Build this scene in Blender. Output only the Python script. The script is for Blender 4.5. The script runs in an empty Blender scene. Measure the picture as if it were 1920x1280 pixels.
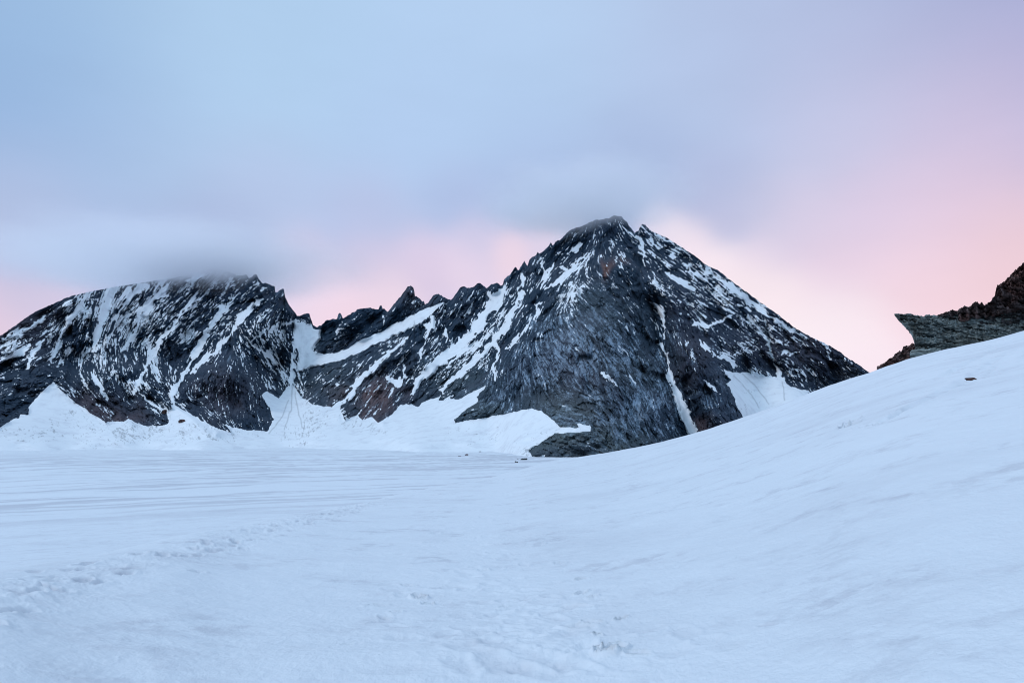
import bpy, math, numpy as np
from mathutils import Vector

# ------------------------------------------------------------------ camera
C = bpy.context.scene
COL = C.collection
FPX, PITCH, EYE = 1371.0, math.radians(6.49), 1.7
cam = bpy.data.cameras.new("camera"); camo = bpy.data.objects.new("camera", cam); COL.objects.link(camo)
camo.location = (0, 0, EYE); camo.rotation_euler = (math.radians(90) + PITCH, 0, 0)
cam.sensor_width = 36.0; cam.lens = 36.0 * FPX / 1920.0
cam.clip_start = 0.1; cam.clip_end = 30000
C.camera = camo
C.render.resolution_x, C.render.resolution_y = 1024, 682

def ray(px, py):
    """bearing tangents of a sighting: x/r, y/r and rise/run t over horizontal range r"""
    X = (np.asarray(px, float) - 960) / FPX; Z = (640 - np.asarray(py, float)) / FPX
    y = math.cos(PITCH) - math.sin(PITCH) * Z
    z = math.sin(PITCH) + math.cos(PITCH) * Z
    h = np.hypot(X, y)
    return X / h, y / h, z / h

def lin(c):
    c = np.asarray(c, float) / 255.0
    return np.where(c <= 0.04045, c / 12.92, ((c + 0.055) / 1.055) ** 2.4)

# ------------------------------------------------------------------ exposure
C.view_settings.view_transform = 'Standard'; C.view_settings.look = 'None'
C.view_settings.exposure = 0.0; C.view_settings.gamma = 1.0
C.view_settings.use_curve_mapping = False
C.cycles.max_bounces = 12; C.cycles.diffuse_bounces = 3; C.cycles.volume_bounces = 10
C.cycles.pixel_filter_type = 'BLACKMAN_HARRIS'; C.cycles.filter_width = 1.0
C.cycles.volume_step_rate = 1.5; C.cycles.volume_max_steps = 128

# ------------------------------------------------------------------ sky
W = bpy.data.worlds.new("World"); C.world = W; W.use_nodes = True
nt = W.node_tree; nt.nodes.clear()
N = nt.nodes.new; L = nt.links.new
SUN_EL, SUN_AZ = math.radians(6), math.radians(215)
def mnode(op, a, b=None, c=None):
    n = N('ShaderNodeMath'); n.operation = op
    for i, v in enumerate((a, b, c)):
        if v is None: continue
        if isinstance(v, (int, float)): n.inputs[i].default_value = v
        else: L(v, n.inputs[i])
    return n.outputs[0]
def vnode(op, a, b=None, scale=None, out=0):
    n = N('ShaderNodeVectorMath'); n.operation = op
    for i, v in enumerate((a, b)):
        if v is None: continue
        if isinstance(v, tuple): n.inputs[i].default_value = v
        else: L(v, n.inputs[i])
    if scale is not None:
        if isinstance(scale, (int, float)): n.inputs['Scale'].default_value = scale
        else: L(scale, n.inputs['Scale'])
    return n.outputs['Value'] if op == 'DOT_PRODUCT' else n.outputs[0]
tc = N('ShaderNodeTexCoord')
d0 = tc.outputs['Generated']
mp = N('ShaderNodeMapping'); mp.inputs['Scale'].default_value = (1, 1, 2.6); L(d0, mp.inputs[0])
nz = N('ShaderNodeTexNoise'); nz.inputs['Scale'].default_value = 3.2; nz.inputs['Detail'].default_value = 6
nz.inputs['Roughness'].default_value = 0.55; L(mp.outputs[0], nz.inputs['Vector'])
warp = vnode('SCALE', vnode('SUBTRACT', nz.outputs['Color'], (0.5, 0.5, 0.5)), scale=0.035)
dd = vnode('NORMALIZE', vnode('ADD', d0, warp))
SKY = [  # sighting of a patch of cloud: px, py, sRGB, spread in px
 (30,20,(150,183,220),150),(500,0,(174,205,236),170),(970,20,(182,207,238),170),(1450,0,(178,194,228),170),(1900,20,(140,152,200),190),
 (60,290,(148,180,224),140),(400,200,(178,207,238),170),(800,150,(178,206,240),170),(970,230,(177,203,237),130),(1300,200,(180,198,231),140),
 (1610,160,(190,196,228),150),(1900,230,(196,188,220),130),(250,400,(178,199,232),110),(510,410,(184,200,234),80),(780,330,(178,202,237),110),
 (1010,350,(173,194,231),70),(1180,340,(170,188,225),70),(1330,370,(180,191,225),50),(1610,310,(205,205,232),100),(1800,330,(219,201,226),90),
 (30,430,(181,194,226),70),(110,505,(172,186,224),60),(250,500,(172,186,222),45),(400,480,(168,181,218),45),(700,430,(186,196,230),60),
 (870,400,(176,192,229),50),(980,410,(172,188,226),35),(1100,395,(168,183,220),30),(1200,378,(172,186,220),20),(1260,392,(178,188,221),18),(1310,404,(184,190,222),18),(1355,425,(192,194,224),16),
 (1400,415,(196,198,226),32),(1500,440,(214,206,230),38),
 (20,580,(232,208,226),45),(120,556,(218,206,230),22),(560,500,(206,202,230),26),(600,560,(238,220,238),30),(640,600,(246,218,232),30),
 (700,510,(212,202,228),28),(800,500,(222,206,230),28),(720,560,(242,220,234),25),(880,490,(232,214,234),22),(900,455,(206,202,230),20),(960,470,(240,216,230),18),
 (1020,440,(226,212,232),15),(1060,425,(206,208,232),11),(1230,412,(226,220,238),10),(1262,428,(240,228,240),12),(1300,446,(246,230,240),14),(1345,480,(248,232,240),18),(1400,520,(250,234,240),20),
 (1420,480,(228,214,232),22),(1455,555,(252,236,242),30),(1540,500,(234,210,228),40),(1540,610,(252,240,246),40),(1600,640,(250,233,243),45),
 (1700,500,(244,216,228),60),(1650,410,(222,206,230),55),(1780,560,(246,216,226),60),(1870,450,(236,207,220),60),(1900,520,(240,206,212),45),(1760,410,(228,205,226),60),
]
# the rest of the hemisphere, out of the photograph: overcast dusk, brighter blue overhead and behind
REST = [((0,0.25,1),(0.60,0.83,1.12),0.60),((0,-1,0.9),(0.57,0.80,1.08),0.60),((-1,0,0.7),(0.56,0.78,1.06),0.55),((1,0,0.7),(0.56,0.73,0.98),0.55),
        ((0,-1,0.1),(0.50,0.68,0.92),0.45),((-1,-0.4,0.1),(0.52,0.68,0.92),0.45),((1,-0.4,0.1),(0.72,0.62,0.78),0.40),((0,1,-0.6),(0.5,0.55,0.7),0.4),((0,-1,-0.6),(0.4,0.5,0.7),0.6)]
accC = accW = None
pts = []
for px, py, c, s in SKY:
    sx, sy, st = ray(px, py); v = Vector((float(sx), float(sy), float(st))).normalized()
    if s < 50: s = 8 + s * 1.15
    k = 1.0 / (s / FPX) ** 2 * 1.3
    pts.append((v, lin(c), k, (100.0 / s) ** 2.2))
for v, c, s in REST:
    pts.append((Vector(v).normalized(), c, 1.0 / s ** 2 * 2.0, 0.10))
for v, c, k, wgt in pts:
    w = mnode('EXPONENT', mnode('MULTIPLY_ADD', vnode('DOT_PRODUCT', dd, tuple(v)), k, -k + math.log(wgt)))
    sc = N('ShaderNodeVectorMath'); sc.operation = 'SCALE'; sc.inputs[0].default_value = tuple(float(q) for q in c); L(w, sc.inputs['Scale'])
    if accC is None: accC, accW = sc.outputs[0], w
    else: accC, accW = vnode('ADD', accC, sc.outputs[0]), mnode('ADD', accW, w)
cloudcol = vnode('SCALE', accC, scale=mnode('DIVIDE', 1.0, mnode('ADD', accW, 1e-9)))
# soft mottling of the cloud deck
n2 = N('ShaderNodeTexNoise'); n2.inputs['Scale'].default_value = 4.5; n2.inputs['Detail'].default_value = 7; n2.inputs['Roughness'].default_value = 0.55
L(mp.outputs[0], n2.inputs['Vector'])
cloudcol = vnode('SCALE', cloudcol, scale=mnode('MULTIPLY_ADD', n2.outputs[0], 0.10, 0.95))
bg1 = N('ShaderNodeBackground'); L(cloudcol, bg1.inputs[0]); bg1.inputs[1].default_value = 1.02
sky = N('ShaderNodeTexSky'); sky.sky_type = 'NISHITA'; sky.sun_disc = False
sky.sun_elevation = SUN_EL; sky.sun_rotation = SUN_AZ
bg2 = N('ShaderNodeBackground'); L(sky.outputs[0], bg2.inputs[0]); bg2.inputs[1].default_value = 0.05
mixs = N('ShaderNodeMixShader'); mixs.inputs[0].default_value = 0.02; L(bg1.outputs[0], mixs.inputs[1]); L(bg2.outputs[0], mixs.inputs[2])
wo = N('ShaderNodeOutputWorld'); L(mixs.outputs[0], wo.inputs[0])
W.cycles.sampling_method = 'MANUAL'; W.cycles.sample_map_resolution = 512

sun = bpy.data.lights.new("sun", 'SUN'); sun.energy = 1.0; sun.angle = math.radians(12); sun.color = (1.0, 0.93, 0.95)
suno = bpy.data.objects.new("sun", sun); COL.objects.link(suno)
SD = Vector((-0.78, -0.42, 0.62))
suno.rotation_euler = SD.to_track_quat('Z', 'Y').to_euler()

# ------------------------------------------------------------------ noise helpers
def smooth(a, b, x):
    t = np.clip((x - a) / (b - a), 0, 1); return t * t * (3 - 2 * t)
def vn(x, y, seed):
    T = np.random.default_rng(seed).random((256, 256)).astype(np.float32) * 2 - 1
    xi = np.floor(x).astype(np.int64); yi = np.floor(y).astype(np.int64)
    fx = (x - xi).astype(np.float32); fy = (y - yi).astype(np.float32)
    fx = fx * fx * fx * (fx * (fx * 6 - 15) + 10); fy = fy * fy * fy * (fy * (fy * 6 - 15) + 10)
    a = T[yi & 255, xi & 255]; b = T[yi & 255, (xi + 1) & 255]; c = T[(yi + 1) & 255, xi & 255]; d = T[(yi + 1) & 255, (xi + 1) & 255]
    return (a + (b - a) * fx) * (1 - fy) + (c + (d - c) * fx) * fy
def fbm(x, y, seed, octs=4, rough=0.5, ridged=False):
    s = 0; a = 1.0; tot = 0
    for o in range(octs):
        ca, sa = math.cos(0.6 * o), math.sin(0.6 * o); f = 2.03 ** o
        n = vn((x * ca - y * sa) * f + 17.3 * o, (x * sa + y * ca) * f + 9.1 * o, seed + o)
        if ridged: n = 1 - 2 * np.abs(n)
        s = s + a * n; tot += a; a *= rough
    return s / tot
def blur(a, s):
    H, Wd = a.shape; p = int(4 * s) + 1
    b = np.pad(a, p, mode='edge')
    fy = np.fft.fftfreq(b.shape[0])[:, None]; fx = np.fft.rfftfreq(b.shape[1])[None]
    g = np.exp(-2 * math.pi ** 2 * s * s * (fx * fx + fy * fy))
    return np.fft.irfft2(np.fft.rfft2(b) * g, s=b.shape)[p:p + H, p:p + Wd].astype(np.float32)
def mesh_obj(name, verts, faces, mat, parent=None, attrs=None, smoothf=True, props=None):
    me = bpy.data.meshes.new(name); verts = np.asarray(verts, np.float32); faces = np.asarray(faces, np.int32)
    me.vertices.add(len(verts)); me.vertices.foreach_set("co", verts.ravel())
    k = faces.shape[1]
    me.loops.add(faces.size); me.loops.foreach_set("vertex_index", faces.ravel())
    me.polygons.add(len(faces)); me.polygons.foreach_set("loop_start", np.arange(0, faces.size, k, dtype=np.int32))
    me.polygons.foreach_set("use_smooth", np.full(len(faces), smoothf))
    me.update(calc_edges=True)
    for an, av in (attrs or {}).items():
        at = me.attributes.new(an, 'FLOAT', 'POINT'); at.data.foreach_set("value", np.asarray(av, np.float32).ravel())
    me.materials.append(mat)
    o = bpy.data.objects.new(name, me); COL.objects.link(o)
    if parent: o.parent = parent
    for kk, vv in (props or {}).items(): o[kk] = vv
    return o

# ------------------------------------------------------------------ materials
def new_mat(name):
    m = bpy.data.materials.new(name); m.use_nodes = True; t = m.node_tree; t.nodes.clear()
    out = t.nodes.new('ShaderNodeOutputMaterial'); b = t.nodes.new('ShaderNodeBsdfPrincipled'); t.links.new(b.outputs[0], out.inputs[0])
    return m, t, b
class G:
    def __init__(s, t): s.t = t; s.tc = t.nodes.new('ShaderNodeTexCoord')
    def n(s, typ, **kw):
        nd = s.t.nodes.new(typ)
        for k, v in kw.items(): setattr(nd, k, v)
        return nd
    def l(s, a, b): s.t.links.new(a, b)
    def attr(s, name): nd = s.n('ShaderNodeAttribute'); nd.attribute_name = name; return nd.outputs['Fac']
    def noise(s, scale, detail=4, rough=0.55, vec=(1, 1, 1), rot=(0, 0, 0), dist=0.0):
        mp = s.n('ShaderNodeMapping'); mp.inputs['Scale'].default_value = vec; mp.inputs['Rotation'].default_value = rot
        s.l(s.tc.outputs['Object'], mp.inputs[0])
        nd = s.n('ShaderNodeTexNoise'); nd.inputs['Scale'].default_value = scale; nd.inputs['Detail'].default_value = detail
        nd.inputs['Roughness'].default_value = rough; nd.inputs['Distortion'].default_value = dist
        s.l(mp.outputs[0], nd.inputs['Vector']); return nd.outputs[0]
    def ramp(s, x, a, b, lo=0.0, hi=1.0):
        nd = s.n('ShaderNodeMapRange'); nd.interpolation_type = 'SMOOTHSTEP'
        for i, v in enumerate((a, b, lo, hi)): nd.inputs[i + 1].default_value = v
        s.l(x, nd.inputs[0]); return nd.outputs[0]
    def m(s, op, a, b=None, c=None):
        nd = s.n('ShaderNodeMath', operation=op)
        for i, v in enumerate((a, b, c)):
            if v is None: continue
            if isinstance(v, (int, float)): nd.inputs[i].default_value = v
            else: s.l(v, nd.inputs[i])
        return nd.outputs[0]
    def mix(s, f, a, b):
        nd = s.n('ShaderNodeMix', data_type='RGBA')
        if isinstance(f, (int, float)): nd.inputs[0].default_value = f
        else: s.l(f, nd.inputs[0])
        for i, v in ((6, a), (7, b)):
            if isinstance(v, tuple): nd.inputs[i].default_value = v + (1,)
            else: s.l(v, nd.inputs[i])
        return nd.outputs[2]
    def bump(s, h, strength, dist, norm=None):
        nd = s.n('ShaderNodeBump'); nd.inputs['Strength'].default_value = strength; nd.inputs['Distance'].default_value = dist
        s.l(h, nd.inputs['Height'])
        if norm is not None: s.l(norm, nd.inputs['Normal'])
        return nd.outputs[0]

SNOWC = (0.65, 0.715, 0.77); SNOWD = (0.50, 0.54, 0.60)
def mountain_material():
    m, t, b = new_mat("snowy_rock"); g = G(t)
    S = g.attr("snow"); T = g.attr("tone"); B = g.attr("brown"); R = g.attr("green")
    fine = g.noise(0.35, 5, 0.65)
    S2 = g.ramp(g.m('ADD', S, g.m('MULTIPLY', g.m('SUBTRACT', fine, 0.5), 0.45)), 0.40, 0.60)
    big = g.noise(0.012, 5, 0.6)
    tone = g.m('ADD', T, g.m('MULTIPLY', g.m('SUBTRACT', fine, 0.5), 0.6))
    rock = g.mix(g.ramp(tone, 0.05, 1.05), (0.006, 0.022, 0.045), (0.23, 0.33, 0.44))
    rock = g.mix(g.m('MULTIPLY', R, 0.6), rock, g.mix(fine, (0.03, 0.055, 0.06), (0.22, 0.27, 0.26)))
    rock = g.mix(g.m('MULTIPLY', g.ramp(big, 0.45, 0.62), 0.35), rock, (0.058, 0.078, 0.112))
    rock = g.mix(g.m('MULTIPLY', B, 0.75), rock, (0.13, 0.078, 0.072))
    snow = g.mix(g.m('MULTIPLY', g.ramp(g.noise(0.05, 6, 0.65), 0.45, 0.75), 0.6), (0.68, 0.745, 0.79), SNOWD)
    snow = g.mix(g.m('MULTIPLY', g.attr('grit'), 0.6), snow, (0.20, 0.22, 0.24))
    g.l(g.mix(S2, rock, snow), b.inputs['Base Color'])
    b.inputs['Roughness'].default_value = 0.85; b.inputs['Specular IOR Level'].default_value = 0.2
    bm = g.bump(g.m('MULTIPLY', fine, g.m('SUBTRACT', 1.0, S2)), 0.8, 2.0)
    g.l(bm, b.inputs['Normal'])
    return m
MAT_MTN = mountain_material()

def snow_material():
    m, t, b = new_mat("snow"); g = G(t)
    D = g.attr("far"); P = g.attr("dirt_dark")
    n1 = g.noise(0.55, 6, 0.62, (1, 1.0, 0)); n2_ = g.noise(2.6, 6, 0.65, (1, 1, 0)); n3 = g.noise(0.11, 5, 0.6, (1, 1, 0))
    fine = g.noise(14, 6, 0.75); grit = g.noise(55, 4, 0.7)
    mott = g.m('MULTIPLY', g.ramp(n1, 0.48, 0.66), g.ramp(n2_, 0.42, 0.60))
    sfac = g.m('MULTIPLY', g.attr('stripe'), D)
    near = g.m('SUBTRACT', 1.0, D)
    f = g.m('ADD', g.m('MULTIPLY', mott, 0.75), g.m('MULTIPLY', g.ramp(n3, 0.46, 0.68), 0.40))
    f = g.m('ADD', g.m('MULTIPLY', f, near), g.m('MULTIPLY', sfac, 1.0))
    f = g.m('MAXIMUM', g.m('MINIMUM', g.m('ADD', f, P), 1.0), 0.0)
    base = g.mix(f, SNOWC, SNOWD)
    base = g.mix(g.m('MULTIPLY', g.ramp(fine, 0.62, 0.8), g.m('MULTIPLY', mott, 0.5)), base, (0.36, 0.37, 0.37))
    g.l(base, b.inputs['Base Color'])
    b.inputs['Roughness'].default_value = 0.6; b.inputs['Specular IOR Level'].default_value = 0.25
    h = g.m('ADD', g.m('MULTIPLY', n2_, 0.6), g.m('ADD', g.m('MULTIPLY', fine, 0.22), g.m('MULTIPLY', grit, 0.08)))
    g.l(g.bump(h, 0.6, 0.10), b.inputs['Normal'])
    return m
MAT_SNOW = snow_material()

# ------------------------------------------------------------------ mountains: survey of skyline, beds, gullies
X0, X1, Y0, Y1 = -240, 1800, 388, 905
PX, PY = np.meshgrid(np.arange(X0, X1, 1.0), np.arange(Y0, Y1, 1.0))
PX = PX.astype(np.float32); PY = PY.astype(np.float32)
SKYL = [(-240,760),(-120,700),(0,630),(57,590),(83,577),(133,555),(163,548),(213,538),(267,530),(333,519),(367,512),(400,503),(425,508),(443,516),(463,514),(467,521),(480,513),(486,524),(492,532),(498,531),(506,534),(515,538),(516,548),(524,545),(532,541),(535,558),(541,570),(550,583),(557,592),(566,590),(580,587),(583,598),(587,610),(594,612),(603,611),(610,602),(622,598),(632,597),(634,588),(637,586),(640,590),(643,598),(655,590),(673,579),(690,578),(710,580),(712,574),(715,573),(718,580),(720,577),(723,581),(727,583),(738,570),(750,558),(757,547),(763,539),(767,538),(770,535),(775,538),(777,545),(778,555),(786,558),(792,566),(795,564),(797,571),(802,568),(813,553),(823,550),(832,556),(840,562),(847,562),(855,550),(863,540),(870,537),(880,540),(888,538),(895,533),(900,531),(907,536),(913,541),(922,533),(932,530),(938,536),(943,534),(945,526),(952,518),(957,514),(962,505),(967,500),(970,505),(973,506),(977,498),(983,489),(986,494),(989,498),(992,488),(1000,480),(1005,478),(1008,471),(1012,475),(1024,466),(1033,454),(1036,459),(1039,458),(1041,453),(1048,450),(1055,446),(1062,437),(1070,431),(1080,427),(1092,423),(1110,415),(1133,410),(1142,410),(1150,404),(1155,403),(1160,406),(1165,405),(1170,412),(1175,416),(1180,424),(1185,430),(1190,438),(1193,434),(1197,432),(1200,425),(1204,421),(1210,422),(1216,428),(1222,433),(1236,440),(1250,446),(1266,456),(1281,465),(1305,481),(1324,497),(1344,506),(1357,515),(1370,526),(1395,544),(1422,564),(1455,587),(1472,600),(1488,613),(1518,630),(1545,643),(1564,653),(1578,662),(1593,674),(1606,681),(1619,690),(1680,735),(1800,820)]
skx = np.array([p[0] for p in SKYL], float); sky_ = np.array([p[1] for p in SKYL], float)
def wsum(pts_, sig, fields):
    """normalised gaussian interpolation of control sightings over the survey grid"""
    st = 6; gx = np.arange(X0, X1 + st, st, dtype=np.float32); gy = np.arange(Y0, Y1 + st, st, dtype=np.float32)
    gX, gY = np.meshgrid(gx, gy); w_ = np.zeros_like(gX) + 1e-12; acc = [np.zeros_like(gX) for _ in fields[0]]
    for (x, y), f in zip(pts_, fields):
        d2 = ((gX - x) ** 2 + (gY - y) ** 2) / (2 * sig * sig)
        w = np.exp(-d2) + 1e-4 / (1 + d2) ** 2
        w_ += w
        for i, v in enumerate(f): acc[i] += w * v
    u = (PX - X0) / st; v = (PY - Y0) / st; ui = u.astype(int); vi = v.astype(int); fu = u - ui; fv = v - vi
    r = []
    for a in acc:
        a = a / w_
        r.append((a[vi, ui] * (1 - fu) + a[vi, ui + 1] * fu) * (1 - fv) + (a[vi + 1, ui] * (1 - fu) + a[vi + 1, ui + 1] * fu) * fv)
    return r
BEDS = [(-100,680,150),(20,625,152),(60,640,150),(130,580,128),(200,570,122),(260,560,125),(330,550,138),(200,620,110),(140,650,108),(60,700,165),(40,750,170),(130,735,45),(200,760,40),(270,775,38),(220,700,75),(280,690,60),(300,640,128),(360,610,135),(420,560,140),(480,570,138),(400,650,130),(340,700,110),(420,730,95),(470,760,80),(380,780,35),(300,745,45),(460,640,60),(540,640,55),(520,700,60),(560,620,120),(620,640,150),(700,610,148),(770,570,125),(620,700,140),(680,690,140),(740,690,125),(800,610,120),(720,750,130),(850,620,115),(880,570,110),(820,700,142),(880,680,135),(930,600,120),(960,540,115),(940,690,110),(1000,520,115),(1060,500,135),(1100,450,120),(1040,560,130),(1000,600,120),(960,640,125),(1150,440,60),(1150,520,55),(1100,560,45),(1060,620,52),(1020,670,60),(1100,680,58),(1150,620,50),(1200,560,52),(1200,660,60),(1160,740,62),(1230,760,65),(1180,800,62),(960,720,75),(900,770,155),(960,760,120),(1020,730,70),(1070,760,20),(1060,800,12),(1080,840,18),(1250,620,78),(1270,520,40),(1230,460,35),(1300,560,42),(1290,680,75),(1330,740,65),(1320,620,48),(1400,580,33),(1380,650,30),(1450,640,35),(1420,720,60),(1500,670,40),(1560,670,40),(1350,520,38)]
c2, s2 = wsum([(b[0], b[1]) for b in BEDS], 28, [(math.cos(2 * math.radians(b[2])), math.sin(2 * math.radians(b[2]))) for b in BEDS])
th = 0.5 * np.arctan2(s2, c2) + 0.34 * fbm(PX / 34, PY / 34, 5, 4)
vx, vy = np.cos(th).astype(np.float32), np.sin(th).astype(np.float32)
H_, W_ = PX.shape
def lic(img, n, h=1.0):
    acc = img.copy(); tot = 1.0
    for sgn in (1, -1):
        x = np.tile(np.arange(W_, dtype=np.float32), (H_, 1)); y = np.tile(np.arange(H_, dtype=np.float32)[:, None], (1, W_))
        dx, dy = vx * sgn, vy * sgn
        for i in range(n):
            x = np.clip(x + dx * h, 0, W_ - 1); y = np.clip(y + dy * h, 0, H_ - 1)
            xi = (x + 0.5).astype(np.int32); yi = (y + 0.5).astype(np.int32); np.clip(xi, 0, W_ - 1, out=xi); np.clip(yi, 0, H_ - 1, out=yi)
            nx, ny = vx[yi, xi], vy[yi, xi]; fl = np.where(nx * dx + ny * dy < 0, -1, 1).astype(np.float32)
            dx, dy = nx * fl, ny * fl
            w = 1 - (i + 1) / (n + 1.0)
            acc += img[yi, xi] * w
    acc -= acc.mean(); return acc / acc.std()
rng = np.random.default_rng(7)
def white(s):
    a = rng.standard_normal((H_, W_)).astype(np.float32); a = blur(a, s) if s > 0 else a; return a / a.std()
N0 = lic(white(0.45), 5); N1 = lic(white(0.85), 13); N2 = lic(white(2.0), 10, 1.3); N3 = lic(white(5.0), 12, 2.2); N4 = lic(white(12), 12, 4.0)
I0 = white(0.5); I1 = white(1.2); I2 = white(3.0); I3 = white(8.0); I4 = white(22)

def facets(size, stretch, seed, amp=1.0, jit=0.9):
    r = np.random.default_rng(seed); gw, gh = int(W_ / size) + 5, int(H_ / size) + 5
    sx = (np.arange(gw)[None] - 1.5 + r.uniform(-.5, .5, (gh, gw)) * jit) * size; sy = (np.arange(gh)[:, None] - 1.5 + r.uniform(-.5, .5, (gh, gw)) * jit) * size
    hgt = r.normal(0, .5, (gh, gw)); gx_ = r.normal(0, 1, (gh, gw)); gy_ = r.normal(0, 1, (gh, gw))
    X = (PX - X0) + size * 0.10 * white(size * .35); Y = (PY - Y0) + size * 0.10 * white(size * .35)
    si = np.clip(sx, 0, W_ - 1).astype(int); sj = np.clip(sy, 0, H_ - 1).astype(int); sa = r.normal(0, .18, (gh, gw)); t0 = th[sj, si] + sa; cvx, cvy = np.cos(t0), np.sin(t0)
    ci = (X / size + 1.5).astype(int); cj = (Y / size + 1.5).astype(int)
    best = np.full((H_, W_), 1e9, np.float32); sec = best.copy(); out = np.zeros((H_, W_), np.float32)
    R = 2
    for dj in range(-R, R + 1):
        for di in range(-R, R + 1):
            jj = np.clip(cj + dj, 0, gh - 1); ii_ = np.clip(ci + di, 0, gw - 1)
            dx = X - sx[jj, ii_]; dy = Y - sy[jj, ii_]
            al = dx * cvx[jj, ii_] + dy * cvy[jj, ii_]; ac = -dx * cvy[jj, ii_] + dy * cvx[jj, ii_]
            d = (al / stretch) ** 2 + (ac * 1.0) ** 2 * 1.0
            p = hgt[jj, ii_] * min(size, 16) * .33 + (gx_[jj, ii_] * al / stretch + gy_[jj, ii_] * ac) * .55
            m = d < best
            sec = np.where(m, best, np.minimum(sec, d)); best = np.where(m, d, best); out = np.where(m, p, out)
    edge = np.sqrt(sec) - np.sqrt(best)
    return (out * amp).astype(np.float32), (np.clip(1 - edge / (size * .16 + .5), 0, 1)).astype(np.float32)
F1, E1 = facets(40, 2.0, 101); F2, E2 = facets(13, 2.6, 102); F3, E3 = facets(5.5, 3.0, 103)
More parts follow.
